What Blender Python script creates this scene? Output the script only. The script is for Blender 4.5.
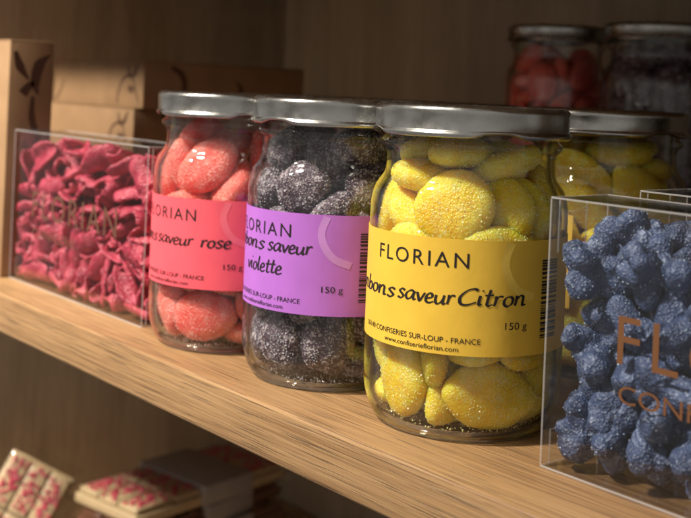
import bpy, bmesh, math, random
import numpy as np
from mathutils import Vector, Matrix, noise

S = 0.001                                   # everything below is written in millimetres
sc = bpy.context.scene
for o in list(bpy.data.objects): bpy.data.objects.remove(o)
COL = sc.collection
R_ = math.radians

# ------------------------------------------------------------------ camera
FPX, ALPHA, ROLL, Y0, HC, DC = 1118.0, 0.8774, 0.0429, 91.1, 108.06, 226.9
c_, s_ = math.cos(ALPHA), math.sin(ALPHA)
RIGHT = Vector((c_, s_, 0)); FWD = Vector((-s_, c_, 0)); UP = Vector((0, 0, 1))
rc = RIGHT*math.cos(ROLL) + UP*math.sin(ROLL)
uc = UP*math.cos(ROLL) - RIGHT*math.sin(ROLL)
cam = bpy.data.cameras.new('camera')
cam_o = bpy.data.objects.new('camera', cam); COL.objects.link(cam_o)
M = Matrix((rc, uc, -FWD)).transposed().to_4x4()
M.translation = Vector((0, -DC, HC))*S
cam_o.matrix_world = M
cam.sensor_fit = 'HORIZONTAL'; cam.sensor_width = 36
cam.lens = FPX/691*36
cam.shift_y = -(259-Y0)/691
cam.clip_start = 0.01; cam.clip_end = 50
cam.dof.use_dof = True; cam.dof.focus_distance = 0.365; cam.dof.aperture_fstop = 17
sc.camera = cam_o

# ------------------------------------------------------------------ light of the shop
w = bpy.data.worlds.new('World'); sc.world = w; w.use_nodes = True
bg = w.node_tree.nodes['Background']
bg.inputs[1].default_value = 0.30
_n = w.node_tree.nodes.new('ShaderNodeTexNoise'); _n.inputs['Scale'].default_value = 2.2; _n.inputs['Detail'].default_value = 3
_r = w.node_tree.nodes.new('ShaderNodeValToRGB'); w.node_tree.links.new(_n.outputs['Fac'], _r.inputs[0]); w.node_tree.links.new(_r.outputs[0], bg.inputs[0])
_r.color_ramp.elements[0].position = .36; _r.color_ramp.elements[0].color = (.42, .37, .32, 1)      # shop interior: uneven, neutral, slightly warm
_r.color_ramp.elements[1].position = .64; _r.color_ramp.elements[1].color = (1.35, 1.29, 1.20, 1)
def lamp(loc, target, power, size, color, spread=110, shape='DISK'):
    l = bpy.data.lights.new('ceiling_spot', 'AREA'); l.shape = shape; l.size = size; l.energy = power; l.color = color
    l.spread = R_(spread)
    o = bpy.data.objects.new('ceiling_spot', l); COL.objects.link(o)
    o.location = loc
    o.rotation_euler = (Vector(target)-Vector(loc)).to_track_quat('-Z', 'Y').to_euler()
    return o
T0 = (-0.40, 0.05, 0.05)
lamp((-0.62, -1.12, 1.50), (-0.33, 0.05, 0.05), 3.4, 0.14, (1.0, 0.90, 0.77), 60)
lamp((-0.74, -1.20, 1.56), (-0.33, 0.05, 0.05), 2.4, 0.12, (1.0, 0.90, 0.77), 60)
lamp((-1.00, -1.50, 1.36), (-0.76, 0.10, -0.05), 2.1, 0.20, (1.0, 0.90, 0.77), 26)
sc.view_settings.view_transform = 'Standard'; sc.view_settings.look = 'None'
sc.view_settings.exposure = 0.28; sc.view_settings.gamma = 1; sc.view_settings.use_curve_mapping = False
sc.render.engine = 'CYCLES'
sc.cycles.transparent_max_bounces = 48; sc.cycles.max_bounces = 14; sc.cycles.transmission_bounces = 12

# ------------------------------------------------------------------ helpers
def mat(name):
    m = bpy.data.materials.new(name); m.use_nodes = True
    nt = m.node_tree; return m, nt, nt.nodes['Principled BSDF']
def N(nt, t, **kw):
    n = nt.nodes.new(t)
    for k, v in kw.items(): setattr(n, k, v)
    return n
def L(nt, a, b): nt.links.new(a, b)
def coords(nt, scale, src='Object', rot=(0, 0, 0)):
    tc = N(nt, 'ShaderNodeTexCoord'); mp = N(nt, 'ShaderNodeMapping')
    L(nt, tc.outputs[src], mp.inputs[0]); mp.inputs['Scale'].default_value = scale; mp.inputs['Rotation'].default_value = rot
    return mp.outputs[0]
def noise_t(nt, vec, scale, detail=4, rough=.55, dist=0):
    n = N(nt, 'ShaderNodeTexNoise'); L(nt, vec, n.inputs['Vector'])
    n.inputs['Scale'].default_value = scale; n.inputs['Detail'].default_value = detail
    n.inputs['Roughness'].default_value = rough; n.inputs['Distortion'].default_value = dist
    return n.outputs['Fac']
def ramp(nt, fac, stops):
    r = N(nt, 'ShaderNodeValToRGB'); L(nt, fac, r.inputs[0])
    e = r.color_ramp.elements
    while len(e) < len(stops): e.new(.5)
    for k, (p, c) in enumerate(stops):
        e[k].position = p; e[k].color = (*c, 1) if len(c) == 3 else c
    return r.outputs[0]
def mixc(nt, fac, a, b, mode='MIX'):
    m = N(nt, 'ShaderNodeMix', data_type='RGBA', blend_type=mode)
    for sock, v in ((m.inputs['Factor'], fac), (m.inputs['A'], a), (m.inputs['B'], b)):
        pass
    ins = [m.inputs[0], m.inputs[6], m.inputs[7]]
    for i, v in zip(ins, (fac, a, b)):
        if hasattr(v, 'links'): L(nt, v, i)
        elif isinstance(v, (int, float)): i.default_value = v
        else: i.default_value = (*v, 1)
    return m.outputs[2]
def bump(nt, h, strength, dist, bsdf, normal=None):
    b = N(nt, 'ShaderNodeBump'); L(nt, h, b.inputs['Height'])
    b.inputs['Strength'].default_value = strength; b.inputs['Distance'].default_value = dist
    if normal: L(nt, normal, b.inputs['Normal'])
    if bsdf: L(nt, b.outputs[0], bsdf.inputs['Normal'])
    return b.outputs[0]
def math_(nt, op, a, b=0.0):
    m = N(nt, 'ShaderNodeMath', operation=op)
    for i, v in zip(m.inputs, (a, b)):
        if hasattr(v, 'links'): L(nt, v, i)
        else: i.default_value = v
    return m.outputs[0]

def link(name, me, parent=None, m=None, loc=None, rot=None):
    o = bpy.data.objects.new(name, me); COL.objects.link(o)
    if m and me is not None:
        if not me.materials: me.materials.append(m)
    if loc is not None: o.location = Vector(loc)*S
    if rot is not None: o.rotation_euler = rot
    if parent: o.parent = parent
    return o
def pymesh(name, v, f, smooth=True, scale=S):
    me = bpy.data.meshes.new(name)
    me.from_pydata([tuple(x*scale for x in p) for p in v], [], f)
    if smooth:
        for p in me.polygons: p.use_smooth = True
    me.update(); return me
def tag(o, label, cat, group=None):
    o['label'] = label; o['category'] = cat
    if group: o['group'] = group
    return o
def lathe(prof, seg=96, mod=None):
    """closed ring profile (r, z); r == 0 only at the ends"""
    v, f = [], []
    rings = []
    for (r, z) in prof:
        if r <= 1e-6:
            v.append((0, 0, z)); rings.append([len(v)-1]); continue
        ids = []
        for k in range(seg):
            a = 2*math.pi*k/seg; rr, zz = (r, z) if not mod else mod(r, z, a)
            v.append((rr*math.cos(a), rr*math.sin(a), zz)); ids.append(len(v)-1)
        rings.append(ids)
    for A, B in zip(rings, rings[1:]):
        for k in range(seg):
            k2 = (k+1) % seg
            if len(A) == 1 and len(B) == 1: continue
            if len(A) == 1: f.append((A[0], B[k2], B[k]))
            elif len(B) == 1: f.append((A[k], A[k2], B[0]))
            else: f.append((A[k], A[k2], B[k2], B[k]))
    return v, f
def box_mesh(name, x0, x1, y0, y1, z0, z1, bev=0.0, seg=2):
    bm = bmesh.new(); bmesh.ops.create_cube(bm, size=1)
    for p in bm.verts:
        p.co = Vector(((x0+x1)/2+p.co.x*(x1-x0), (y0+y1)/2+p.co.y*(y1-y0), (z0+z1)/2+p.co.z*(z1-z0)))*S
    if bev: bmesh.ops.bevel(bm, geom=bm.edges[:], offset=bev*S, segments=seg, profile=.5, affect='EDGES')
    me = bpy.data.meshes.new(name); bm.to_mesh(me); bm.free()
    if bev:
        for p in me.polygons: p.use_smooth = True
        me.set_sharp_from_angle(angle=R_(50))
    return me
def catmull(pts, n=8):
    P = [Vector(p) for p in pts]; P = [P[0]*2-P[1]]+P+[P[-1]*2-P[-2]]
    out = []
    for i in range(1, len(P)-2):
        for k in range(n):
            t = k/n; a, b, c, d = P[i-1:i+3]
            out.append(.5*((2*b)+(c-a)*t+(2*a-5*b+4*c-d)*t*t+(-a+3*b-3*c+d)*t**3))
    out.append(P[-2]); return out
def evaluated(o, name):
    dg = bpy.context.evaluated_depsgraph_get(); dg.update()
    return bpy.data.meshes.new_from_object(o.evaluated_get(dg), depsgraph=dg)

# ------------------------------------------------------------------ materials
def wood(name, dark, mid, light, spec=.35, rough=.45, strength=.35, pore=.75):
    m, nt, b = mat(name)
    v0 = coords(nt, (1, 1, 1))
    big = noise_t(nt, coords(nt, (3, 26, 26)), 1.0, 3, .5, .6)
    mid_n = noise_t(nt, coords(nt, (9, 900, 900)), 1.0, 5, .7, .4)
    fine = noise_t(nt, coords(nt, (20, 2000, 2000)), 1.0, 4, .65, .15)
    pores = noise_t(nt, coords(nt, (30, 2100, 2100)), 1.0, 2, .5, .1)
    f = math_(nt, 'ADD', math_(nt, 'MULTIPLY', big, .35), math_(nt, 'ADD', math_(nt, 'MULTIPLY', mid_n, .5), math_(nt, 'MULTIPLY', fine, .25)))
    col = ramp(nt, f, [(.43, dark), (.54, mid), (.66, light)])
    pm = ramp(nt, pores, [(.56, (0, 0, 0)), (.66, (1, 1, 1))])
    pm2 = math_(nt, 'MULTIPLY', pm, pore)
    col = mixc(nt, pm2, col, tuple(x*.38 for x in dark))
    L(nt, col, b.inputs['Base Color'])
    b.inputs['Roughness'].default_value = rough; b.inputs['Specular IOR Level'].default_value = spec
    h = math_(nt, 'SUBTRACT', math_(nt, 'MULTIPLY', fine, .6), pm)
    bump(nt, h, strength, .0005, b)
    return m
M_OAK = wood('oak', (.125, .060, .022), (.295, .170, .075), (.43, .268, .128), spec=.5, rough=.4, strength=.5, pore=.6)
M_DARKWOOD = wood('stained_panel', (.36, .30, .21), (.52, .44, .32), (.66, .57, .43), rough=.55, strength=.2, pore=.5)

def glass_sheet(name, tint, edge, ior=1.5, rough=.015, power=3.0, bent=False):
    """clear sheet: transmits straight through, reflects by Fresnel, more tint along the grazing path"""
    m, nt, b = mat(name); nt.nodes.remove(b)
    out = nt.nodes['Material Output']
    fr = N(nt, 'ShaderNodeFresnel'); geo = N(nt, 'ShaderNodeNewGeometry')
    L(nt, math_(nt, 'ADD', math_(nt, 'MULTIPLY', geo.outputs['Backfacing'], 1/ior-ior), ior), fr.inputs[0])   # same thin wall seen from either side
    lw = N(nt, 'ShaderNodeLayerWeight'); lw.inputs[0].default_value = .5
    fac = math_(nt, 'POWER', lw.outputs['Facing'], power)
    tr = N(nt, 'ShaderNodeBsdfTransparent'); L(nt, mixc(nt, fac, tint, edge), tr.inputs[0])
    gl = N(nt, 'ShaderNodeBsdfGlossy'); gl.inputs['Roughness'].default_value = rough
    vec = coords(nt, (1, 1, 1))
    bp = bump(nt, noise_t(nt, vec, 90, 2), .12, .002, None)
    L(nt, bp, gl.inputs['Normal'])
    body = tr.outputs[0]
    if bent:
        rf = N(nt, 'ShaderNodeBsdfRefraction'); rf.inputs['IOR'].default_value = 1.45; rf.inputs['Color'].default_value = (.95, .96, .94, 1)
        m2 = N(nt, 'ShaderNodeMixShader'); L(nt, ramp(nt, lw.outputs['Facing'], [(.62, (0, 0, 0)), (.90, (1, 1, 1))]), m2.inputs[0]); L(nt, body, m2.inputs[1]); L(nt, rf.outputs[0], m2.inputs[2]); body = m2.outputs[0]
    mx = N(nt, 'ShaderNodeMixShader'); L(nt, fr.outputs[0], mx.inputs[0]); L(nt, body, mx.inputs[1]); L(nt, gl.outputs[0], mx.inputs[2])
    L(nt, mx.outputs[0], out.inputs[0]); return m
M_GLASS = glass_sheet('jar_glass', (.992, .995, .99), (.70, .72, .68), ior=1.55, power=4.5, bent=True)
M_PLASTIC = glass_sheet('clear_plastic', (.97, .97, .97), (.75, .75, .76), ior=1.42, rough=.04)
M_CREASE, _nt, _p = mat('plastic_crease'); _p.inputs['Base Color'].default_value = (.85, .85, .86, 1); _p.inputs['Alpha'].default_value = .20; _p.inputs['Roughness'].default_value = .2
def solid_glass():
    m, nt, b = mat('base_glass')
    b.inputs['Transmission Weight'].default_value = 1; b.inputs['Roughness'].default_value = .02; b.inputs['IOR'].default_value = 1.5
    b.inputs['Base Color'].default_value = (.97, .98, .96, 1)
    tr = N(nt, 'ShaderNodeBsdfTransparent'); mx = N(nt, 'ShaderNodeMixShader'); mx.inputs[0].default_value = .7
    L(nt, tr.outputs[0], mx.inputs[1]); L(nt, b.outputs[0], mx.inputs[2]); L(nt, mx.outputs[0], nt.nodes['Material Output'].inputs[0])
    return m
M_BASE = solid_glass()
def metal():
    m, nt, b = mat('lid_metal')
    b.inputs['Metallic'].default_value = 1; b.inputs['Base Color'].default_value = (.43, .43, .415, 1)
    n = noise_t(nt, coords(nt, (1, 1, 1)), 160, 5, .7)
    L(nt, ramp(nt, n, [(.35, (.21,)*3), (.7, (.34,)*3)]), b.inputs['Roughness'])
    bump(nt, noise_t(nt, coords(nt, (1, 1, 1)), 3200, 2), .06, .0002, b)
    return m
M_LID = metal()
def paper(name, col, rough=.55, var=.06, spec=.3):
    m, nt, b = mat(name)
    n = noise_t(nt, coords(nt, (1, 1, 1)), 60, 4)
    L(nt, ramp(nt, n, [(.3, tuple(x*(1-var) for x in col)), (.7, tuple(min(1, x*(1+var)) for x in col))]), b.inputs['Base Color'])
    b.inputs['Roughness'].default_value = rough; b.inputs['Specular IOR Level'].default_value = spec
    n1 = bump(nt, noise_t(nt, coords(nt, (1, 1, 1)), 700, 3), .10, .0003, None)
    bump(nt, noise_t(nt, coords(nt, (1, 1, .5)), 55, 3), .15, .002, b, n1)
    return m
M_LAB = {'lemon': paper('yellow_label_paper', (.80, .52, .06)), 'violet': paper('violet_label_paper', (.43, .15, .60)), 'rose': paper('pink_label_paper', (.80, .105, .14))}
M_SWIRL = {'lemon': paper('yellow_swirl', (.86, .60, .10)), 'violet': paper('violet_swirl', (.52, .25, .67)), 'rose': paper('pink_swirl', (.81, .155, .19))}
M_INK = paper('black_ink', (.022, .018, .018), .5)
M_FOIL = mat('copper_foil')[0]
_b = M_FOIL.node_tree.nodes['Principled BSDF']; _b.inputs['Base Color'].default_value = (.20, .088, .038, 1); _b.inputs['Metallic'].default_value = .35; _b.inputs['Roughness'].default_value = .42
M_BROWNPRINT = paper('brown_print', (.10, .045, .03), .5)
M_KRAFT = paper('kraft_card', (.27, .165, .085), .6, .10)
M_KRAFTINK = paper('kraft_print', (.085, .042, .025), .6)

def candy(name, deep, pale, speck, sss, grain=1.0, specamt=.5, rough=.38, frost=(.50, .62), relief=.6):
    m, nt, b = mat(name)
    v = coords(nt, (1, 1, 1))
    body = noise_t(nt, v, 120, 3, .5, .3)
    col = ramp(nt, body, [(.3, deep), (.7, pale)])
    vo = N(nt, 'ShaderNodeTexVoronoi'); L(nt, v, vo.inputs['Vector']); vo.inputs['Scale'].default_value = 1350*grain
    patch = noise_t(nt, v, 230, 3, .6)
    gr = math_(nt, 'MULTIPLY', ramp(nt, vo.outputs['Color'], [(.52, (0, 0, 0)), (.74, (1, 1, 1))]), ramp(nt, patch, [(frost[0], (0, 0, 0)), (frost[1], (1, 1, 1))]))
    col = mixc(nt, math_(nt, 'MULTIPLY', gr, specamt), col, speck)
    L(nt, col, b.inputs['Base Color'])
    b.inputs['Subsurface Weight'].default_value = sss; b.inputs['Subsurface Radius'].default_value = (1, .55, .3); b.inputs['Subsurface Scale'].default_value = .007
    b.inputs['Roughness'].default_value = rough; b.inputs['Specular IOR Level'].default_value = .5
    n1 = bump(nt, vo.outputs['Distance'], .75, .0006, None)
    bump(nt, noise_t(nt, v, 420, 4), .5, .001*relief, b, n1)
    return m
M_CANDY = {'lemon': candy('lemon_candy', (.88, .60, .018), (.95, .75, .09), (.97, .90, .52), 1.0, 1.0, .40, .36, (.44, .62)),
           'rose': candy('rose_candy', (.80, .105, .085), (.87, .21, .17), (.97, .68, .63), 1.0, 1.0, .40, .36, (.44, .62)),
           'violet': candy('violet_candy', (.045, .025, .042), (.095, .060, .090), (.72, .67, .74), .3, 1.0, .62, .42, (.40, .58))}
M_BLUE = candy('blue_flower', (.021, .037, .096), (.066, .104, .220), (.45, .54, .74), .08, .85, .45, .5, (.46, .64))
M_PETAL = candy('pink_petal', (.30, .010, .040), (.58, .060, .115), (.86, .38, .42), .12, .8, .30, .34, (.48, .64), relief=.6)
def sugar(name, c):
    m, nt, b = mat(name); b.inputs['Base Color'].default_value = (*c, 1); b.inputs['Roughness'].default_value = .16
    b.inputs['Subsurface Weight'].default_value = .4; b.inputs['Subsurface Scale'].default_value = .002
    return m
M_SUGAR = {'lemon': sugar('lemon_sugar', (.95, .85, .36)), 'rose': sugar('rose_sugar', (.93, .50, .45)), 'violet': sugar('violet_sugar', (.60, .55, .61)), 'blue': sugar('blue_sugar', (.40, .48, .64))}

# ------------------------------------------------------------------ setting
def structure(name, me, m):
    o = link(name, me, None, m); o['kind'] = 'structure'; return o
XL, XR, YB = -917, 330, 452
structure('shelf', box_mesh('shelf', XL, XR, 0, YB, -19.1, 0, 1.5, 4), M_OAK)
structure('upper_shelf', box_mesh('upper_shelf', XL, XR, 0, YB, 203, 222, 1.8, 4), M_OAK)
structure('lower_shelf', box_mesh('lower_shelf', XL, XR, 0, YB, -321, -302, 1.8, 4), M_OAK)
def rotwood(name, me, rot):
    o = structure(name, me, M_DARKWOOD); return o
# vertical boards: mesh is laid along local X so that the grain runs up the panel
def panel(name, length, width, thick, mtx):
    me = box_mesh(name, 0, length, 0, width, 0, thick, .6, 2)
    o = structure(name, me, M_DARKWOOD); o.matrix_world = mtx; return o
def mtx(x, y, z, origin):
    m = Matrix((x, y, z)).transposed().to_4x4(); m.translation = Vector(origin)*S; return m
panel('back_wall', 640, XR-XL+40, 18, mtx(Vector((0, 0, 1)), Vector((-1, 0, 0)), Vector((0, 1, 0)), (XR+20, YB+.5, -360)))
panel('side_wall', 640, YB, 18, mtx(Vector((0, 0, 1)), Vector((0, 1, 0)), Vector((-1, 0, 0)), (XL-.5, 0, -360)))

# ------------------------------------------------------------------ packing of sweets (position based, deterministic)
def pack(n, tmpl, rad, inside, spawn, seed, fixed=(), iters=340, grav=.45, subs=8):
    rng = np.random.default_rng(seed)
    t = np.array(tmpl, float); t -= t.mean(0); k = len(t); rad = np.array(rad, float)
    nf = len(fixed)
    C = np.array([f[0] for f in fixed]+[spawn(rng, i) for i in range(n)], float)
    Rm = [np.array(f[1], float) for f in fixed]
    for i in range(n):
        q = rng.normal(size=4); q /= np.linalg.norm(q); a, b, c, d = q
        Rm.append(np.array([[1-2*(c*c+d*d), 2*(b*c-a*d), 2*(b*d+a*c)], [2*(b*c+a*d), 1-2*(b*b+d*d), 2*(c*d-a*b)], [2*(b*d-a*c), 2*(c*d+a*b), 1-2*(b*b+c*c)]]))
    Rm = np.array(Rm); n2 = n+nf
    rr = np.tile(rad, n2); big = 2*(np.linalg.norm(t, axis=1)+rad).max()+6
    bi, bj = np.triu_indices(n2, 1); ka, kb = [x.ravel() for x in np.meshgrid(np.arange(k), np.arange(k))]
    for it in range(iters):
        if it % 6 == 0:
            near = np.linalg.norm(C[bi]-C[bj], axis=1) < big
            ii = (bi[near][:, None]*k+ka[None]).ravel(); jj = (bj[near][:, None]*k+kb[None]).ravel(); mind = rr[ii]+rr[jj]
        P = (C[:, None, :]+np.einsum('nij,kj->nki', Rm, t)).reshape(-1, 3)
        F0 = P[:nf*k].copy()
        g = grav if it < iters*.7 else grav*.04
        P[nf*k:, 2] -= g
        for sub in range(subs):
            d = P[ii]-P[jj]; l2 = (d*d).sum(1); m = l2 < mind*mind
            a, b = ii[m], jj[m]; l = np.sqrt(l2[m])+1e-9; push = d[m]*((mind[m]-l)*.5/l)[:, None]
            acc = np.zeros_like(P); cnt = np.bincount(a, minlength=len(P))+np.bincount(b, minlength=len(P))
            for ax in range(3): acc[:, ax] = np.bincount(a, push[:, ax], len(P))-np.bincount(b, push[:, ax], len(P))
            P += acc/np.maximum(np.sqrt(cnt), 1)[:, None]
            P = inside(P, rr); P[:nf*k] = F0
        Q = P.reshape(n2, k, 3); c = Q.mean(1)
        A = np.einsum('nki,kj->nij', Q-c[:, None, :], t)
        U, _, Vt = np.linalg.svd(A); dd = np.sign(np.linalg.det(U@Vt)); U[:, :, 2] *= dd[:, None]
        C[nf:] = c[nf:]; Rm[nf:] = (U@Vt)[nf:]
    return C, Rm
def to_matrix(c, r, scale=1.0):
    m = Matrix([list(map(float, row)) for row in r]).to_4x4()
    m.translation = Vector([float(x)*S for x in c]); return m
PROF_Z = [2.9, 4.2, 6.4, 9.8, 66, 74, 80, 86, 94]
PROF_R = [26, 27.8, 29.6, 30.8, 31, 30.4, 28.0, 26.6, 26.4]
def in_jar(P, rr):
    P = P.copy()
    P[:, 2] = np.clip(P[:, 2], 3.0+rr, 93.5-rr*.8)
    rmax = np.interp(P[:, 2], PROF_Z, PROF_R)-rr-.2
    r = np.hypot(P[:, 0], P[:, 1])+1e-9; k = np.minimum(1, rmax/r)
    P[:, 0] *= k; P[:, 1] *= k; return P
def in_box(x, y, z):
    def f(P, rr):
        P = P.copy()
        P[:, 0] = np.clip(P[:, 0], x[0]+rr, x[1]-rr); P[:, 1] = np.clip(P[:, 1], y[0]+rr, y[1]-rr); P[:, 2] = np.clip(P[:, 2], z[0]+rr, np.maximum(z[1]-rr, 0)+40*0)
        return P
    return f
def facing(az, roll=0, tilt=0):
    """rotation whose local Z points out of the jar along az, local X along the horizontal, rolled"""
    n = Vector((math.cos(R_(az)), math.sin(R_(az)), math.tan(R_(tilt)))).normalized()
    x = Vector((-math.sin(R_(az)), math.cos(R_(az)), 0)); y = n.cross(x)
    a = R_(roll); x2 = x*math.cos(a)+y*math.sin(a); y2 = n.cross(x2)
    return np.array(Matrix((x2, y2, n)).transposed())
def on_jar(az, z, r): return (r*math.cos(R_(az)), r*math.sin(R_(az)), z)

# ------------------------------------------------------------------ sweets
def blob(name, a, b, c, seed, tip=0.0, flat=2.3, lobes=0, lob=0., rough=.35, nu=40, nv=22):
    rnd = random.Random(seed); off = Vector((rnd.uniform(-50, 50), rnd.uniform(-50, 50), rnd.uniform(-50, 50)))
    v, f = [], []
    for j in range(nv+1):
        th = -math.pi/2+math.pi*j/nv
        for i in range(nu):
            ph = 2*math.pi*i/nu
            cp = math.copysign(abs(math.cos(th))**(2/flat*1.0), 1); sp = math.copysign(abs(math.sin(th))**(2/2.2), math.sin(th))
            k = 1+tip*math.exp(-(math.atan2(math.sin(ph), math.cos(ph))/.42)**2)+tip*.5*math.exp(-(math.atan2(math.sin(ph-math.pi), math.cos(ph-math.pi))/.42)**2)
            if lobes: k *= 1+lob*math.cos(lobes*ph)
            p = Vector((a*k*cp*math.cos(ph), b*k*cp*math.sin(ph), c*sp))
            d = p.normalized()
            p += d*(noise.noise(p*.09+off)*.9+noise.noise(p*.35+off)*rough+noise.noise(p*1.1+off)*.18)
            v.append(p)
            if j < nv: f.append((j*nu+i, j*nu+(i+1) % nu, (j+1)*nu+(i+1) % nu, (j+1)*nu+i))
    return pymesh(name, v, f)
def grains(name, src, count, size, seed):
    rnd = random.Random(seed); v, f = [], []
    polys = src.polygons; vs = src.vertices
    areas = [p.area for p in polys]; pick = rnd.choices(range(len(polys)), areas, k=count)
    off = Vector((seed*3.1, 7, 2))
    for pi in pick:
        p = polys[pi]; co = [vs[i].co for i in p.vertices]
        w = [rnd.random() for _ in co]; t = sum(w); q = sum((c*(x/t) for c, x in zip(co, w)), Vector())/S
        if noise.noise(q*.22+off) < -.18: continue
        s = size*rnd.uniform(.5, 1.3); n = p.normal
        rot = Matrix.Rotation(rnd.uniform(0, 6.3), 3, Vector((rnd.gauss(0, 1), rnd.gauss(0, 1), rnd.gauss(0, 1))).normalized())
        q = q+n*s*.25; b0 = len(v)
        for d in ((1, 1, 1), (1, -1, -1), (-1, 1, -1), (-1, -1, 1)):
            v.append(q+rot@(Vector(d)*s*.58))
        f += [(b0, b0+1, b0+2), (b0, b0+3, b0+1), (b0, b0+2, b0+3), (b0+1, b0+3, b0+2)]
    return pymesh(name, v, f, smooth=False)
CANDY = {}
spec = {'lemon': [(13.6, 11.8, 4.9, .08), (14.6, 10.8, 4.7, .14), (13.2, 12.6, 5.2, .02), (14.4, 10.6, 4.9, .22)],
        'rose': [(13.8, 10.2, 5.2, .02), (13.0, 10.6, 5.0, 0.), (14.0, 9.8, 5.0, .05), (12.6, 10.8, 5.4, 0.)],
        'violet': [(11.0, 9.8, 6.2, 0.), (11.6, 9.4, 6.0, .05), (10.6, 10.0, 6.6, 0.), (11.4, 9.6, 6.0, 0.)]}
def disc_template(a, b, c):
    pts, rad = [(0, 0, 0)], [c]
    for k in range(8):
        t = k*math.pi/4; r = c*.86
        pts.append(((a-r)*math.cos(t), (b-r)*math.sin(t), 0)); rad.append(r)
    return pts, rad
TM = {'lemon': disc_template(14.4, 12.0, 5.3), 'rose': disc_template(13.8, 10.8, 5.5), 'violet': disc_template(11.8, 10.4, 6.5)}
for kind, L4 in spec.items():
    ms = []
    for q, (a, b, c, tip) in enumerate(L4):
        me = blob(kind+'_candy', a, b, c, 11*q+len(kind), tip, 2.7 if kind != 'violet' else 2.3, 5 if kind == 'violet' else 0, .05, .55 if kind == 'violet' else .3)
        me.materials.append(M_CANDY[kind])
        gr = grains(kind+'_sugar', me, (700 if kind != 'violet' else 1000), .33, q+3); gr.materials.append(M_SUGAR[kind])
        ms.append((me, gr))
    CANDY[kind] = ms
FIX = {'lemon': [(on_jar(-57, 72, 22.0), facing(-57, 20, 8)), (on_jar(-100, 16.5, 22.6), facing(-100, 78, 0)), (on_jar(-24, 13.4, 22.4), facing(-22, -8, 10))],
       'rose': [(on_jar(-62, 75, 21.5), facing(-62, 38, 8)), (on_jar(-56, 14.2, 22.8), facing(-56, 5, 0))],
       'violet': [(on_jar(-88, 15.8, 21.8), facing(-88, 80, 0)), (on_jar(-39, 16.2, 21.8), facing(-39, 75, 0)), (on_jar(-75, 72, 20.5), facing(-75, 20, 6))]}
def jar_spawn(rng, i):
    a = rng.uniform(0, 6.28); r = 18*math.sqrt(rng.uniform(0, 1)); return (r*math.cos(a), r*math.sin(a), 14+i*3.1)
PACK = {k: pack({'lemon': 52, 'rose': 57, 'violet': 60}[k], *TM[k], in_jar, jar_spawn, s, FIX[k]) for k, s in (('lemon', 4), ('rose', 9), ('violet', 5))}

VCO = {}
def verts_of(me):
    if me.name not in VCO:
        a = np.empty(len(me.vertices)*3); me.vertices.foreach_get('co', a); VCO[me.name] = a.reshape(-1, 3)/S
    return VCO[me.name]
def settle_in_jar(C, Rm, meshes):
    for i in range(len(C)):
        V = verts_of(meshes[i])@Rm[i].T
        for _ in range(5):
            W = V+C[i]; r = np.hypot(W[:, 0], W[:, 1]); o = r-(np.interp(W[:, 2], PROF_Z, PROF_R)+.0); k = int(o.argmax())
            if o[k] > 0: C[i][:2] -= W[k, :2]/r[k]*o[k]
            C[i][2] += max(0, 2.9-W[:, 2].min()); C[i][2] -= max(0, W[:, 2].max()-94.5)
    return C
for k in PACK:
    C, Rm = PACK[k]; PACK[k] = (settle_in_jar(C, Rm, [CANDY[k][(2, 0, 3)[i] if i < 3 else i % 4][0] for i in range(len(C))]), Rm)

# ------------------------------------------------------------------ jar
OUT = [(28.4, 1.6), (29.5, 2.0), (30.6, 3.8), (31.6, 6.4), (32.5, 9.6), (32.9, 12.6), (33.0, 16), (33.0, 30), (33.0, 50), (33.0, 64), (33.0, 68), (32.9, 72), (32.35, 75.2), (31.3, 77.9), (29.9, 79.9), (28.9, 81.3), (28.3, 83.2), (28.1, 87.6), (28.7, 89.8), (29.8, 90.8), (30.5, 91.8), (30.3, 93.0), (29.3, 93.8), (28.8, 95), (28.8, 101.5), (28.2, 102.4)]
INN = [(26.8, 102.4), (26.6, 100), (26.6, 90), (26.6, 86), (27.2, 81.4), (28.9, 77.9), (30.6, 73.6), (31.1, 69), (31.2, 60), (31.2, 30), (31.2, 14), (30.7, 9.6), (29.6, 6.2), (27.8, 3.8), (26.2, 2.8)]
v, f = lathe(OUT+INN+[(28.4, 1.6)], 112); ME_GLASS = pymesh('glass_body', v, f); ME_GLASS.materials.append(M_GLASS)
BASE = [(0, 1.0), (14, .9), (20, .7), (23.6, .45), (23.8, 1.4), (23.4, 2.3), (12, 2.5), (0, 2.6)]
v, f = lathe(BASE, 112); ME_BASE = pymesh('glass_base', v, f); ME_BASE.materials.append(M_GLASS)
FOOT = [(23.95, .9), (24.8, .2), (26.4, 0.0), (27.8, .15), (28.6, .7), (28.35, 1.45), (26.4, 2.6), (24.6, 2.5), (23.95, 1.8), (23.95, .9)]
v, f = lathe(FOOT, 144, lambda r, z, a: (r, z+(.12*math.sin(a*60) if z > 2 else 0))); ME_FOOT = pymesh('foot_ring', v, f); ME_FOOT.materials.append(M_BASE)
def lidmod(r, z, a):
    if z < 2.9 and r > 30:
        k = 0
        for q in range(4):
            d = math.atan2(math.sin(a-q*math.pi/2-R_(-30)), math.cos(a-q*math.pi/2-R_(-30)))
            k = max(k, 1/(1+math.exp((abs(d)-R_(11))/R_(2.0))))
        return r-k*.9*(1-z/2.9), z+k*1.5*(1-z/2.9)
    return r, z
LIDP = [(31.3, 8.6), (31.5, 1.2), (31.7, .2), (32.4, -.1), (33.0, .3), (33.3, .9), (33.1, 1.6), (32.6, 2.0), (32.4, 2.4), (32.45, 7.2), (32.55, 8.2), (32.3, 9.1), (31.6, 9.75), (30.6, 10.1), (29.6, 9.9), (28.9, 9.3), (28.2, 8.7), (27.2, 8.5), (18, 8.5), (16.8, 8.8), (15, 8.95), (0, 9.0)]
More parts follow.
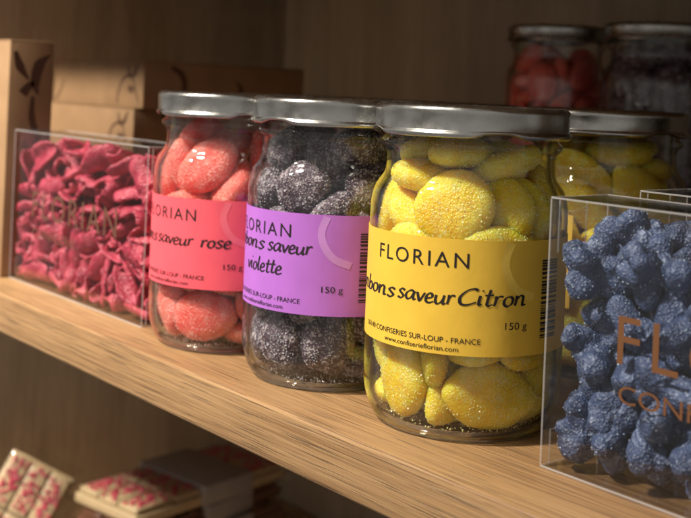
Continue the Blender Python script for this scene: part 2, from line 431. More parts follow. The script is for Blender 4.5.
v, f = lathe(LIDP, 160, lidmod); ME_LID = pymesh('lid', v, f); ME_LID.materials.append(M_LID)

def text2d(s, width=None, cap=None, spacing=1.0, offset=0.0):
    cu = bpy.data.curves.new('t', 'FONT'); cu.body = s; cu.size = 1; cu.space_character = spacing; cu.offset = offset; cu.resolution_u = 4
    o = bpy.data.objects.new('t', cu); COL.objects.link(o)
    me = evaluated(o, 't'); V = [p.co.copy() for p in me.vertices]; F = [tuple(p.vertices) for p in me.polygons]
    bpy.data.objects.remove(o); bpy.data.curves.remove(cu); bpy.data.meshes.remove(me)
    x0 = min(p.x for p in V); x1 = max(p.x for p in V)
    sy = cap/.729 if cap else None
    sx = width/(x1-x0) if width else sy
    sy = sy or sx
    return [((p.x-x0)*sx, p.y*sy) for p in V], F
GL = {'a': (1.0, [[(.75, .85), (.45, 1), (.1, .7), (.05, .3), (.25, .02), (.55, .25), (.75, .85)], [(.78, .95), (.72, .4), (.8, .05), (1, .15)]]),
      's': (.75, [[(.62, .88), (.35, 1.02), (.12, .8), (.35, .52), (.55, .28), (.35, 0), (.02, .1)]]),
      'v': (.76, [[(0, .95), (.15, .5), (.32, .02), (.5, .5), (.66, .98)]]),
      'e': (.78, [[(.08, .45), (.5, .6), (.5, .92), (.25, 1), (.05, .6), (.12, .12), (.4, 0), (.72, .2)]]),
      'u': (.95, [[(.05, .95), (.05, .4), (.2, .02), (.5, .2), (.65, .6)], [(.68, .98), (.65, .4), (.72, .03), (.9, .15)]]),
      'r': (.66, [[(.1, 1), (.12, .5), (.08, 0)], [(.12, .6), (.3, .95), (.58, .93)]]),
      'C': (1.28, [[(1.15, 1.45), (.9, 1.62), (.45, 1.4), (.1, .75), (.2, .12), (.6, -.02), (1.2, .3)]]),
      'i': (.44, [[(.1, .95), (.08, .4), (.15, .02), (.32, .12)], [(.18, 1.38), (.22, 1.5)]]),
      't': (.62, [[(.25, 1.6), (.2, .8), (.2, .15), (.35, 0), (.57, .15)], [(-.05, 1.02), (.52, 1.08)]]),
      'o': (.8, [[(.4, 1), (.1, .8), (.05, .3), (.3, 0), (.6, .25), (.62, .75), (.4, 1)]]),
      'n': (.96, [[(.08, 1), (.1, .5), (.08, 0)], [(.1, .55), (.35, .98), (.58, .85), (.6, .4), (.65, .02), (.87, .12)]]),
      'b': (.84, [[(.12, 1.75), (.1, .9), (.1, .05)], [(.1, .5), (.4, .95), (.65, .6), (.5, .08), (.12, .08)]]),
      'B': (1.0, [[(.12, 1.7), (.1, .9), (.1, .0)], [(.0, 1.6), (.5, 1.7), (.75, 1.35), (.5, .95), (.2, .9)], [(.2, .9), (.7, .8), (.85, .4), (.5, .0), (0, .05)]]),
      'l': (.44, [[(.15, 1.75), (.1, .8), (.18, .02), (.36, .12)]]), ' ': (.55, [])}
def script2d(s, width, xh, pen=.25):
    V, F, x = [], [], 0.0
    rnd = random.Random(len(s)); nib = R_(40)
    for ch in s:
        adv, strokes = GL[ch]; dy = rnd.uniform(-.05, .05)
        for st in strokes:
            P = catmull([(x+px+.14*py, py+dy, 0) for px, py in st], 5)
            for i, p in enumerate(P):
                d = (P[min(i+1, len(P)-1)]-P[max(i-1, 0)]).normalized(); nrm = Vector((-d.y, d.x, 0))
                wd = pen*(.42+.58*abs(math.sin(math.atan2(d.y, d.x)-nib)))*.5
                b = len(V); V += [p+nrm*wd, p-nrm*wd]
                if i: F.append((b-2, b-1, b+1, b))
        x += adv
    k = width/x
    return [(p.x*k, p.y*xh) for p in V], F
def bend(parts, R):
    """parts: (V2d, F, s0 in mm along the arc, z0); arc measured from azimuth 0"""
    v, f = [], []
    for V, F, s0, z0 in parts:
        b = len(v)
        for x, y in V:
            a = (s0+x)/33.0; v.append((R*math.cos(a), R*math.sin(a), z0+y))
        f += [tuple(i+b for i in q) for q in F]
    return v, f
def patch(az0, az1, z0, z1, R, n=90, thick=.12):
    v, f = [], []
    for i in range(n+1):
        a = R_(az0+(az1-az0)*i/n)
        for r, z in ((R, z0), (R, z1), (R-thick, z1), (R-thick, z0)): v.append((r*math.cos(a), r*math.sin(a), z))
        if i:
            b = i*4
            for q in range(4): f.append((b-4+q, b+q, b+(q+1) % 4, b-4+(q+1) % 4))
    f += [(0, 1, 2, 3), (n*4+3, n*4+2, n*4+1, n*4)]
    return v, f
A2S = 33.0*math.pi/180
LABELS = {}
def make_label(kind):
    v, f = patch(-170, 128, 28.2, 64.0, 33.22); lab = pymesh('label', v, f); lab.materials.append(M_LAB[kind]); lab.set_sharp_from_angle(angle=R_(40))
    items = [(*text2d('FLORIAN', 33.4, 4.9, 1.25), -102.6*A2S, 55.2)]
    if kind == 'lemon':
        items += [(*script2d('Bonbons', 32, 2.9), -143*A2S, 43.6), (*script2d('saveur', 19.6, 2.9), -85.5*A2S, 43.8), (*script2d('Citron', 22.4, 3.1), -50.2*A2S, 44.0)]
    elif kind == 'rose':
        items += [(*script2d('Bonbons', 32, 2.9), -138*A2S, 45.2), (*script2d('saveur', 20.2, 2.9), -81*A2S, 45.2), (*script2d('rose', 12.6, 2.9), -40.5*A2S, 45.2)]
    else:
        items += [(*script2d('Bonbons', 32, 2.9), -121*A2S, 49.6), (*script2d('saveur', 18.5, 2.9), -62.5*A2S, 49.6), (*script2d('violette', 21, 2.9), -86.5*A2S, 41.6)]
    items += [(*text2d('150 g', 7.6, 2.3), -23.6*A2S, 36.6), (*text2d('06140 CONFISERIES SUR-LOUP - FRANCE', 45, 1.75), -115*A2S, 32.0), (*text2d('www.confiserieflorian.com', 26.5, 1.6), -94.5*A2S, 29.4)]
    v, f = bend(items, 33.34); txt = pymesh('lettering', v, f, False); txt.materials.append(M_INK)
    rnd = random.Random(3); v, f = [], []; z = 33.2
    while z < 58:
        h = rnd.choice((.28, .28, .55, .8)); b = len(v)
        for i in range(7):
            a = R_(-.5+14.5*i/6)
            v += [(33.33*math.cos(a), 33.33*math.sin(a), z), (33.33*math.cos(a), 33.33*math.sin(a), z+h)]
            if i: f.append((b+2*i-2, b+2*i, b+2*i+1, b+2*i-1))
        z += h+rnd.choice((.25, .3, .5, .75))
    bar = pymesh('barcode', v, f, False); bar.materials.append(M_INK)
    P = catmull([(-12.5, 63.4, 0), (-14.3, 58, 0), (-13.2, 53, 0), (-9.5, 48.5, 0), (-3.5, 46.2, 0)], 10); v, f = [], []
    for i, p in enumerate(P):
        d = (P[min(i+1, len(P)-1)]-P[max(i-1, 0)]).normalized(); nr = Vector((-d.y, d.x, 0))
        for q in (p+nr*1.35, p-nr*1.35):
            a = q.x/33.; v.append((33.29*math.cos(a), 33.29*math.sin(a), min(q.y, 63.9)))
        if i: f.append((2*i-2, 2*i-1, 2*i+1, 2*i))
    sw = pymesh('swirl', v, f); sw.materials.append(M_SWIRL[kind])
    LABELS[kind] = (lab, txt, bar, sw)
for kd in ('lemon', 'rose', 'violet'): make_label(kd)

LOOSE = {}
for kd in ('lemon', 'rose', 'violet'):
    rnd = random.Random(kd); v, f = [], []
    for _ in range(900):
        a = rnd.uniform(0, 6.283); r = 27.2*math.sqrt(rnd.random()); s_g = rnd.uniform(.15, .38); b = len(v)
        z = 2.75+s_g*.5+max(0, r-26)*1.0+rnd.random()**3*.5
        rot = Matrix.Rotation(rnd.uniform(0, 6.3), 3, Vector((rnd.gauss(0, 1), rnd.gauss(0, 1), rnd.gauss(0, 1))).normalized())
        for d in ((1, 1, 1), (1, -1, -1), (-1, 1, -1), (-1, -1, 1)): v.append(Vector((r*math.cos(a), r*math.sin(a), z))+rot@(Vector(d)*s_g*.6))
        f += [(b, b+1, b+2), (b, b+3, b+1), (b, b+2, b+3), (b+1, b+3, b+2)]
    LOOSE[kd] = pymesh('loose_sugar', v, f, False); LOOSE[kd].materials.append(M_SUGAR[kd])
def make_jar(kind, x, y, z, lab_az, label, candy_label, group, lid_az=0, pack_az=0, dz=0, coat=True, labelled=True):
    root = bpy.data.objects.new('candy_jar', None); COL.objects.link(root); root.location = Vector((x, y, z))*S; root.empty_display_size = .03
    tag(root, label, 'jar')
    g = link('glass_body', ME_GLASS, root); link('glass_base', ME_BASE, g); link('foot_ring', ME_FOOT, g)
    ld = link('lid', ME_LID, root, None, (0, 0, 95.0), (0, 0, R_(lid_az)))
    lab, txt, bar, sw = LABELS[kind]
    lo = labelled and link('label', lab, root, None, (0, 0, dz), (0, 0, R_(lab_az)))
    for nm, me in (('lettering', txt), ('barcode', bar), ('swirl', sw)) if labelled else (): link(nm, me, lo)
    if coat:
        ls = link('loose_sugar', LOOSE[kind], root); ls['kind'] = 'stuff'
    C, Rm = PACK[kind]; T = Matrix.Translation(Vector((x, y, z))*S) @ Matrix.Rotation(R_(pack_az), 4, 'Z')
    for i in range(len(C)):
        me, gr = CANDY[kind][(2, 0, 3)[i] if i < 3 else i % 4]
        o = link({'lemon': 'lemon_candy', 'rose': 'rose_candy', 'violet': 'violet_candy'}[kind], me)
        o.matrix_world = T @ to_matrix(C[i], Rm[i]); tag(o, candy_label, 'candy', group)
        if coat: s = link('sugar_coating', gr, o); s['kind'] = 'stuff'
    return root
make_jar('lemon', -262.0, 46.8, 0, 0, 'glass jar of yellow candies with yellow Citron label beside the blue flower box', 'yellow sugared lemon candy in the jar beside the blue flower box', 'lemon candies in the front yellow jar', 0)
make_jar('violet', -330.8, 44.7, 0, -21.3, 'glass jar of dark candies with purple violette label between yellow and pink jars', 'dark sugar-frosted violet candy in the jar between the yellow and pink jars', 'violet candies in the front purple-label jar', 37)
make_jar('rose', -397.2, 42.3, 0, -13.8, 'glass jar of red candies with pink rose label beside the pink petal box', 'red sugared rose candy in the jar beside the pink petal box', 'rose candies in the front pink-label jar', 8, dz=-1.6)
make_jar('lemon', -283.5, 148, 0, 160, 'shaded jar of yellow candies behind the front Citron jar, lid half hidden', 'shaded yellow candy in the jar behind the front Citron jar', 'lemon candies in the second row jar', 20, 140, coat=True)
make_jar('lemon', -203.5, 147.5, 0, -60, 'shaded jar of yellow candies standing behind the clear boxes of blue flowers', 'shaded yellow candy in the jar behind the blue flower boxes', 'lemon candies in the jar behind the blue boxes', 60, 70, coat=False)
make_jar('violet', -345.5, 116, 0, 40, 'jar of dark candies right behind the front purple-label jar, only its lid showing', 'dark candy in the hidden jar behind the purple-label jar', 'violet candies in the second row jar', 50, 100, coat=False)
make_jar('rose', -414.0, 113, 0, 30, 'jar of red candies right behind the front pink-label jar, only its lid showing', 'red candy in the hidden jar behind the pink-label jar', 'rose candies in the second row jar', 15, 100, coat=False)
RZ = 50.0
make_jar('rose', -469, 340, RZ, 160, 'dim red candy jar on the wooden riser against the back wall', 'dim red candy in the jar on the wooden riser', 'rose candies in the riser jar', 25, 60, coat=False, labelled=False)
make_jar('violet', -392, 340, RZ, 150, 'dim jar of dark candies on the wooden riser beside the red candy jar', 'dim dark candy in the jar on the wooden riser', 'violet candies in the riser jar', 5, 40, coat=False, labelled=False)
rz = bpy.data.objects.new('display_riser', None); COL.objects.link(rz); rz.location = Vector((-400, 340, 0))*S
tag(rz, 'low dark wooden riser block carrying two jars by the back wall', 'riser')
link('riser_top', box_mesh('riser_top', -140, 140, -42, 42, 38, RZ, 1, 2), rz, M_DARKWOOD)
for sx in (-1, 1): link('riser_leg', box_mesh('riser_leg', sx*130-7, sx*130+7, -40, 40, 0, 37.8, .8, 2), rz, M_DARKWOOD)

# ------------------------------------------------------------------ clear boxes of crystallised flowers
def flower_mesh(seed, ring=False):
    rnd = random.Random(seed); bm = bmesh.new()
    def chain(P, rads):
        Q = catmull(P, 5); n = len(Q)
        for i, q in enumerate(Q):
            t = i/(n-1)*(len(rads)-1); k = min(int(t), len(rads)-2); r = rads[k]+(rads[k+1]-rads[k])*(t-k)
            bmesh.ops.create_icosphere(bm, subdivisions=2, radius=r*S, matrix=Matrix.Translation(q*S))
    if ring:
        chain([(8*math.cos(a), 6*math.sin(a), 2.5*math.sin(2*a)+a*.5) for a in [k*math.pi/5 for k in range(9)]], [3.4, 5.0, 4.6, 3.8, 5.2, 3.0])
        chain([(5, 3, 0), (9, 8, 2), (12, 9, 5)], [3, 3, 2.4])
    else:
        nl = rnd.randint(4, 5)
        for q in range(nl):
            a = 2*math.pi*q/nl+rnd.uniform(-.4, .4); up = rnd.uniform(-.5, 1.0); ln = rnd.uniform(7.5, 12.5) if seed % 2 else rnd.uniform(6.0, 9.5)
            d = Vector((math.cos(a), math.sin(a), up)).normalized(); side = d.cross(Vector((rnd.gauss(0, 1), rnd.gauss(0, 1), rnd.gauss(0, 1)))).normalized()
            k = rnd.uniform(-4, 4)
            chain([Vector(), d*ln*.5+side*k*.4, d*ln+side*k], [3.2, rnd.uniform(3.4, 4.8), rnd.uniform(2.6, 4.2)] if seed % 2 else [3.6, rnd.uniform(4.2, 5.4), rnd.uniform(3.2, 4.6)])
            if rnd.random() < .6:
                chain([d*ln*.4, d*ln*.7+side*3.2, d*ln*.95+side*4.5], [3.0, 3.5, 2.8])
    me = bpy.data.meshes.new('tmp'); bm.to_mesh(me); bm.free()
    o = bpy.data.objects.new('tmp', me); COL.objects.link(o)
    md = o.modifiers.new('r', 'REMESH'); md.mode = 'VOXEL'; md.voxel_size = .00062; md.use_smooth_shade = True
    sm = o.modifiers.new('s', 'SMOOTH'); sm.iterations = 3; sm.factor = .6
    out = evaluated(o, 'f'); bpy.data.objects.remove(o); bpy.data.meshes.remove(me)
    off = Vector((seed*1.7, 3, 9))
    for p in out.vertices:
        q = p.co/S; n = p.normal
        p.co = (q+n*(noise.noise(q*.22+off)*1.2+noise.noise(q*.6+off)*.25+noise.noise(q*1.7+off)*.12))*S*1.06
    for p in out.polygons: p.use_smooth = True
    out.name = 'blue_flower'; out.materials.clear(); out.materials.append(M_BLUE); return out
BLUE = [flower_mesh(s, s == 3) for s in range(1, 10)]
BLUE_G = []
for q, me in enumerate(BLUE):
    g = grains('blue_sugar', me, 260, .34, q+40); g.materials.append(M_SUGAR['blue']); BLUE_G.append(g)

def petal_mesh(seed):
    rnd = random.Random(seed*7+1); V, F = [], []
    def petal(Lg, W, cup, curl, twist, base, rotz, tilt, ruff):
        nu, nv = 12, 16; T = Matrix.Rotation(rotz, 3, 'Z') @ Matrix.Rotation(tilt, 3, 'Y'); ph = rnd.uniform(0, 6)
        top = []
        for j in range(nv+1):
            t = j/nv; wd = W*(math.sin(math.pi*min(1, .12+t*.80))**.7)*(1-.25*t*(1-t))
            for i in range(nu+1):
                u = i/nu*2-1
                ang = u*cup; x = t*Lg; y = wd*math.sin(ang)/max(cup, .3); z = wd*(1-math.cos(ang))/max(cup, .3)
                z += curl*Lg*(t*t-.3*t)+ruff*abs(u)**2*math.sin(t*9+ph+u)
                tw = twist*t; y, z = y*math.cos(tw)-z*math.sin(tw), y*math.sin(tw)+z*math.cos(tw)
                p = Vector((x-Lg*.45, y, z)); p += Vector((0, 0, noise.noise(p*.2+Vector((seed, 2, 5)))*1.0))
                top.append(T @ p+Vector(base))
        b = len(V); n = nu+1
        nrm = []
        for j in range(nv+1):
            for i in range(nu+1):
                a = top[min(j+1, nv)*n+i]-top[max(j-1, 0)*n+i]; c = top[j*n+min(i+1, nu)]-top[j*n+max(i-1, 0)]
                nrm.append(a.cross(c).normalized())
        th = .75
        for s in (1, -1):
            for k, p in enumerate(top):
                i = k % n; j = k//n; e = .45 if i in (0, nu) or j in (0, nv) else 1
                V.append(p+nrm[k]*s*th*e)
        h = len(top)
        for j in range(nv):
            for i in range(nu):
                q = (j*n+i, j*n+i+1, (j+1)*n+i+1, (j+1)*n+i)
                F.append(tuple(b+x for x in q[::-1])); F.append(tuple(b+h+x for x in q))
        edge = [i for i in range(n)]+[j*n+nu for j in range(1, nv+1)]+[nv*n+i for i in range(nu-1, -1, -1)]+[j*n for j in range(nv-1, 0, -1)]
        for x, y in zip(edge, edge[1:]+edge[:1]): F.append((b+x, b+y, b+h+y, b+h+x))
    k = rnd.choice((1, 1, 2, 2))
    petal(rnd.uniform(22, 29), rnd.uniform(7.5, 10), rnd.uniform(.9, 1.7), rnd.uniform(-.15, .35), rnd.uniform(-.9, .9), (0, 0, 0), 0, 0, rnd.uniform(.15, .6))
    if k > 1: petal(rnd.uniform(16, 22), rnd.uniform(6, 8), rnd.uniform(.9, 1.6), rnd.uniform(.0, .4), rnd.uniform(-.8, .8), (-3, 2, 2.5), rnd.uniform(.3, .9), rnd.uniform(-.4, .2), 1.2)
    if k > 2: petal(rnd.uniform(14, 18), rnd.uniform(5, 7), 1.4, .2, .5, (-4, -3, 3), rnd.uniform(-1.0, -.3), -.3, 1.0)
    me = pymesh('pink_petal', V, F); me.materials.append(M_PETAL); return me
PETAL = [petal_mesh(s) for s in range(1, 9)]

def clear_box(x0, x1, y0, y1, h, label, print_mat):
    root = bpy.data.objects.new('clear_box', None); COL.objects.link(root); root.location = Vector(((x0+x1)/2, (y0+y1)/2, 0))*S
    tag(root, label, 'box')
    hx, hy, t = (x1-x0)/2, (y1-y0)/2, .3
    def P(name, *b): return link(name, box_mesh(name, *b), root, M_PLASTIC)
    fp = P('front_panel', -hx+t+.1, hx-t-.1, -hy, -hy+t, .1, h-.1)
    P('back_panel', -hx+t+.1, hx-t-.1, hy-t, hy, .1, h-.1)
    P('side_panel', -hx, -hx+t, -hy, hy, .1, h-.1); P('side_panel', hx-t, hx, -hy, hy, .1, h-.1)
    P('top_panel', -hx, hx, -hy, hy, h, h+t); P('bottom_panel', -hx+.5, hx-.5, -hy+.5, hy-.5, .4, .4+t)
    # dust flaps folded in at the ends
    for s in (-1, 1):
        a, b = sorted((s*(hx-.8), s*(hx-1.1)))
        P('end_flap', a, b, -hy+2.5, -hy+15.5, .9, 10.6); P('end_flap', a, b, -hy+2.5, -hy+15.5, h-16, h-.6)
        for yy in (-hy+2.5, -hy+15.2):
            link('crease', box_mesh('crease', a-.05, b+.05, yy, yy+.35, h-16, h-.6), root, M_CREASE)
            link('crease', box_mesh('crease', a-.05, b+.05, yy, yy+.35, .9, 10.6), root, M_CREASE)
        link('crease', box_mesh('crease', a-.05, b+.05, -hy+2.5, -hy+15.5, 10.6, 10.95), root, M_CREASE)
    e = .24
    for sy in (-1, 1):
        for zz in (h-.1, .05): link('crease', box_mesh('crease', -hx-.1, hx+.1, sy*hy-e, sy*hy+e, zz, zz+.55, .12), root, M_CREASE)
        for sx in (-1, 1): link('crease', box_mesh('crease', sx*hx-e, sx*hx+e, sy*hy-e, sy*hy+e, .7, h-.2, .12), root, M_CREASE)
    for sx in (-1, 1):
        for zz in (h-.1, .05): link('crease', box_mesh('crease', sx*hx-e, sx*hx+e, -hy+e, hy-e, zz, zz+.55, .12), root, M_CREASE)
    v, f = [], []
    for (V, F), xx, zz in ((text2d('FLORIAN', 91, 14.2, 1.2), -hx+25.5, 36.0), (text2d('CONFISERIE', 49, 5.2, 1.0), -hx+26.5, 25.4)):
        b = len(v); v += [(xx+px, -hy-.12, zz+pz) for px, pz in V]; f += [tuple(i+b for i in q) for q in F]
    link('lettering', pymesh('lettering', v, f, False), fp, print_mat)
    return root
def box_spawn(x, y, zstep, per):
    def g(rng, i): return (rng.uniform(x[0]+9, x[1]-9), rng.uniform(y[0]+8, y[1]-8), 10+(i//per)*zstep)
    return g
FT = ([(0, 0, 0)]+[(6.6*math.cos(k*2.094), 6.6*math.sin(k*2.094), 0) for k in range(3)]+[(0, 0, 4.6)], [6.8, 6.6, 6.6, 6.6, 6.4])
def fill(name, x, y, h, n, seed, meshes, tm, label, group, gr=None):
    C, Rm = pack(n, tm[0], tm[1], in_box((x[0]-1.5, x[1]+1.5), (y[0]-1.5, y[1]+1.5), (-1, 400)), box_spawn(x, y, 11, 13), seed, iters=200, grav=.9)
    print(name, 'top', C[:, 2].max())
    for i in range(n):
        if C[i, 2] > h-7: continue
        k = (i*7+seed) % len(meshes); V = verts_of(meshes[k])@Rm[i].T; sc_ = 1.0
        for ax, (lo, hi) in enumerate(((x[0]+.7, x[1]-.7), (y[0]+.7, y[1]-.7), (1.0, h-1.2))):
            sc_ = min(sc_, (hi-lo)/(V[:, ax].max()-V[:, ax].min()))
        for ax, (lo, hi) in enumerate(((x[0]+.7, x[1]-.7), (y[0]+.7, y[1]-.7), (1.0, h-1.2))):
            C[i][ax] += max(0, lo-(C[i][ax]+sc_*V[:, ax].min())); C[i][ax] -= max(0, C[i][ax]+sc_*V[:, ax].max()-hi)
        o = link(name, meshes[k]); o.matrix_world = to_matrix(C[i], Rm[i]*sc_); tag(o, label, 'sugared flower', group)
        if gr: s = link('sugar_coating', gr[k], o); s['kind'] = 'stuff'
BX = (-213.6, -73.0); BY = (31.3, 58.3)
clear_box(*BX, *BY, 79.2, 'clear plastic box of blue sugared flowers with copper lettering on shelf front', M_FOIL)
fill('blue_flower', BX, BY, 79.2, 66, 5, BLUE, FT, 'blue crystallised flower inside the front clear box', 'blue flowers in the front clear box', BLUE_G)
clear_box(-220.0, -80.0, 84.0, 111.0, 79.2, 'clear plastic box behind the front box of blue flowers, touching the shaded jars', M_FOIL)
fill('blue_flower', (-220, -80), (84, 111), 79.2, 50, 8, BLUE, FT, 'blue crystallised flower inside the clear box behind', 'blue flowers in the rear clear box')
PX = (-575.5, -433.0); PY = (22.0, 49.0)
clear_box(*PX, *PY, 79.5, 'clear plastic box of pink sugared petals beside the kraft carton', M_BROWNPRINT)
PT = ([(0, 0, 0), (8, 0, 0), (-8, 0, 0), (3, 3.8, 1), (3, -3.8, 1), (-4, 3.2, 1), (-4, -3.2, 1)], [4.4, 4.0, 4.0, 4.1, 4.1, 4.1, 4.1])
fill('sugared_petal', PX, PY, 79.5, 176, 6, PETAL, PT, 'pink crystallised petal inside the clear box by the kraft carton', 'pink petals in the clear box')

# ------------------------------------------------------------------ kraft cartons with printed branches
def print_mesh(name, shapes):
    v, f = [], []
    for P, wds in shapes:
        Q = catmull([(*p, 0) for p in P], 8); n = len(Q); b = len(v)
        for i, p in enumerate(Q):
            d = (Q[min(i+1, n-1)]-Q[max(i-1, 0)]).normalized(); nr = Vector((-d.y, d.x, 0)); t = i/(n-1)*(len(wds)-1); k = min(int(t), len(wds)-2)
            wd = wds[k]+(wds[k+1]-wds[k])*(t-k); v += [tuple(p+nr*wd), tuple(p-nr*wd)]
            if i: f.append((b+2*i-2, b+2*i-1, b+2*i+1, b+2*i))
    return v, f
BR_NARROW = [([(3, 122), (6, 114), (11, 107)], (1.2, 2.6, .6)), ([(23, 121), (17, 115), (15, 105), (17, 99)], (.4, 3.2, 2.6, .4)), ([(8, 99), (12, 104), (15, 105)], (2.8, 2.0, .5)), ([(14, 98), (14, 86), (18, 76), (25, 70)], (1.0, 2.0, 1.8, .8))]
BR_WIDE = [([(-8, 6), (-20, 3), (-26, -6), (-27, -13)], (.6, 1.0, .9, .8)), ([(-8, 6), (-4, -4), (2, -13)], (.6, .9, .5)), ([(-14, 12), (-12, 6), (-9, 3)], (.4, 1.8, .4)), ([(-1, 13), (-5, 7), (-8, 3)], (.4, 2.0, .5)), ([(-13, -2), (-9, -4), (-6, -2)], (1.6, 2.4, .4))]
def carton(x0, x1, y0, y1, z0, z1, label, prints, group=None, rotz=0):
    root = bpy.data.objects.new('kraft_carton', None); COL.objects.link(root); root.location = Vector(((x0+x1)/2, (y0+y1)/2, z0))*S; root.rotation_euler = (0, 0, R_(rotz))
    tag(root, label, 'carton', group)
    hx, hy, h = (x1-x0)/2, (y1-y0)/2, z1-z0
    bd = link('carton_body', box_mesh('carton_body', -hx, hx, -hy, hy, 0, h-.9, .5, 2), root, M_KRAFT)
    link('carton_lid', box_mesh('carton_lid', -hx+.1, hx-.1, -hy+.1, hy-.1, h-.8, h, .3, 2), root, M_KRAFT)
    for side, shp, ox, oz in [(a, [q], c, d) for a, b, c, d in prints for q in b]:
        v, f = print_mesh('p', shp)
        if side == 'right': V = [(hx+.12, -hy+ox+a, oz+b) for a, b, _ in v]
        else: V = [(ox+a, -hy-.12, oz+b) for a, b, _ in v]
        link('printed_branch', pymesh('printed_branch', V, f, False), bd, M_KRAFTINK)
    return root
carton(-705.0, -577.2, 17.6, 43.0, 0, 128.2, 'kraft carton standing upright on its edge beside the pink petal box', [('right', BR_NARROW, 0, 0)])
SW = [([(10, 27), (18, 22), (20, 12), (14, 2)], (1.4, 2.2, 1.6, .8)), ([(60, 20), (64, 14), (62, 6)], (.5, 2, .5))]
gk = 'flat kraft cartons stacked behind the petal box'
for k, (dx, nm) in enumerate(((-6, 'bottom'), (3, 'second from the shelf'), (-8, 'third, under the top carton'), (0, 'topmost'))):
    carton(-748+dx, -620+dx, 122+(k % 2)*1.5, 250, k*30.5+.1, k*30.5+30.4, 'flat kraft carton with branch print in the stack behind petals, '+nm, [('front', BR_WIDE, 58, 15.5), ('right', SW, 10, 0)] + ([('front', [([(-59, 0.5), (-52, 7), (-48, 14)], (.8, .9, .6))], 0, 2)] if k == 3 else []), gk)

# ------------------------------------------------------------------ chocolate tablets on the shelf below
def plain(name, c, rough, spec=.5, sss=0):
    m, nt, b = mat(name); n = noise_t(nt, coords(nt, (1, 1, 1)), 180, 4)
    L(nt, ramp(nt, n, [(.3, tuple(x*.88 for x in c)), (.7, tuple(min(1, x*1.08) for x in c))]), b.inputs['Base Color'])
    b.inputs['Roughness'].default_value = rough; b.inputs['Specular IOR Level'].default_value = spec; b.inputs['Subsurface Weight'].default_value = sss; b.inputs['Subsurface Scale'].default_value = .002
    bump(nt, noise_t(nt, coords(nt, (1, 1, 1)), 900, 3), .15, .0004, b); return m
M_WCHOC = plain('white_chocolate', (.44, .335, .195), .4, .5, .1); M_DCHOC = plain('milk_chocolate', (.13, .055, .03), .35); M_RASP = plain('raspberry_pieces', (.48, .035, .085), .5); M_NUT = plain('nut_pieces', (.36, .19, .085), .5)
M_SLEEVE = paper('paper_sleeve', (.26, .235, .22), .6); M_FILM = glass_sheet('cellophane', (.97, .97, .97), (.8, .8, .8), 1.45, .06)
def bits(w, h, z, seed, n, size=1.5):
    rnd = random.Random(seed); v, f = [], []
    for _ in range(n):
        x, y = rnd.gauss(0, w*.24), rnd.gauss(0, h*.27)
        if abs(x) > w*.46 or abs(y) > h*.46: continue
        s = size*rnd.uniform(.5, 1.3); rot = Matrix.Rotation(rnd.uniform(0, 6.3), 3, Vector((rnd.gauss(0, 1), rnd.gauss(0, 1), rnd.gauss(0, 1))).normalized()); b = len(v)
        for d in ((1.3, 0, 0), (-1.1, 0, 0), (0, 1, 0), (0, -1.2, 0), (0, 0, .8), (0, 0, -.8)): v.append(Vector((x, y, z+s*.2))+rot@(Vector(d)*s))
        f += [(b+i, b+j, b+k) for i, j, k in ((0, 2, 4), (2, 1, 4), (1, 3, 4), (3, 0, 4), (2, 0, 5), (1, 2, 5), (3, 1, 5), (0, 3, 5))]
    return pymesh('topping', v, f, False)
def tablet(wd, ln, th, cols, rows, choc, topm, label, mtx, sleeve=None, group=None, film=True, seed=0):
    root = bpy.data.objects.new('chocolate_tablet', None); COL.objects.link(root); root.matrix_world = mtx
    tag(root, label, 'chocolate', group)
    link('slab', box_mesh('slab', -wd/2, wd/2, 0, ln, 0, th*.6, 1, 2), root, choc)
    cw, ch = (wd-3)/cols, (ln-3)/rows
    bm_ = box_mesh('square', -cw/2+.7, cw/2-.7, -ch/2+.7, ch/2-.7, 0, th*.4, 1.4, 2); tp = [bits(cw, ch, th*.4, seed*10+k, 70) for k in range(3)]
    for i in range(cols):
        for j in range(rows):
            s = link('square', bm_, root, choc, (-wd/2+1.5+cw*(i+.5), 1.5+ch*(j+.5), th*.6))
            t = link('topping', tp[(i+j*2) % 3], s, topm); t['kind'] = 'stuff'
    if film:
        # loose cellophane wrap with crimped, wrinkled ends
        v, f = [], []; nx, ny = 14, 30
        for s in (1, -1):
            b = len(v)
            for j in range(ny+1):
                for i in range(nx+1):
                    x = (i/nx-.5)*(wd+5); y = -9+(ln+18)*j/ny; e = min(1, min(y+9, ln+9-y)/9)*min(1, min(i, nx-i)/1.0)
                    z = th*.5+s*((th*.5+1.6)*max(e, .03))+noise.noise(Vector((x*.12, y*.12, s*4+seed)))*.7*e+(noise.noise(Vector((x*.5, y*.1, 3)))*1.5*(1-e))
                    v.append((x, y, z))
            for j in range(ny):
                for i in range(nx):
                    q = b+j*(nx+1)+i; f.append((q, q+1, q+nx+2, q+nx+1) if s > 0 else (q, q+nx+1, q+nx+2, q+1))
        link('cellophane', pymesh('cellophane', v, f), root, M_FILM)
    if sleeve:
        a, b = sleeve
        me = box_mesh('paper_sleeve', -wd/2-3.2, wd/2+3.2, a, b, -.2, th+2.9, .8, 2); link('paper_sleeve', me, root, M_SLEEVE)
    return root
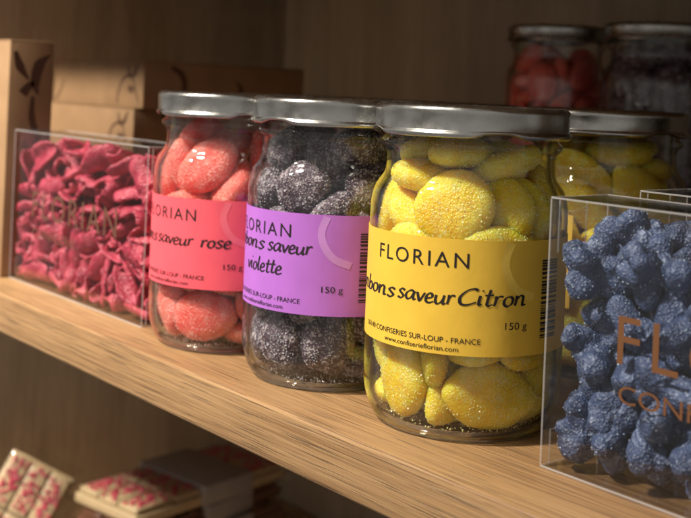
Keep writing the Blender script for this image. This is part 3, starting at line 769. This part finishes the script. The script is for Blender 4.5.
# stack of wrapped tablets lying one on the other, short end to the front
zt = -190.0; cxs = -716.0
names = [('white chocolate tablet with raspberry pieces on top of the wrapped stack', M_WCHOC, M_RASP), ('brown chocolate tablet with nuts directly under the raspberry tablet', M_DCHOC, M_NUT)]
th = 11.5; z = zt-th
k = 0
while z > -302:
    lab, ch, tpm = names[k] if k < 2 else ('wrapped %s chocolate tablet lower in the stack, %s from the top' % (('brown', 'white')[k % 2], ('third', 'fourth', 'fifth', 'sixth', 'seventh', 'eighth')[k-2]), (M_DCHOC, M_WCHOC)[k % 2], (M_NUT, M_RASP)[k % 2])
    dz = (0, 4, -2, 3, -1, 2, 0, 1)[k % 8]
    m = Matrix.Translation(Vector((cxs+dz*1.0, 161+abs(dz)*.6, z))*S) @ Matrix.Rotation(R_(10+dz), 4, 'Z')
    tablet(70, 150, th, 3, 4, ch, tpm, lab, m, (62, 112), 'stacked chocolate tablets', film=(k < 3), seed=k)
    k += 1; z -= 15.6
zb = z+15.6
if zb > -302+.5:   # a low kraft tray carries the stack
    carton(-770, -660, 165, 330, -301.9, zb-.3, 'low kraft tray box under the stack of chocolate tablets', [])
# raspberry tablet leaning in front
def pix(px, py, d):
    du, dv = px-345.5, py-Y0; cr, sr = math.cos(ROLL), math.sin(ROLL); u = du*cr+dv*sr; vv = -du*sr+dv*cr
    return Vector((0, -DC, HC))+(RIGHT*(u/FPX)+FWD-UP*(vv/FPX))*d
tl = pix(15, 446, 860); tr = pix(76, 477, 860)
e1 = (tr-tl).normalized(); dn = (-RIGHT*.42-UP*.9-FWD*.42); dn = (dn-e1*dn.dot(e1)).normalized(); nn = e1.cross(-dn).normalized()
wdt = (tr-tl).length
m = Matrix((e1, -dn, nn)).transposed().to_4x4(); ln = 122
m.translation = ((tl+tr)/2+dn*(ln+2)-nn*9)*S
print('leaning tablet', wdt, tl, (tl+tr)/2+dn*ln)
tablet(wdt, ln, 10, 3, 3, M_WCHOC, M_RASP, 'white chocolate tablet with raspberry pieces leaning in front of the wrapped stack', m, seed=21)
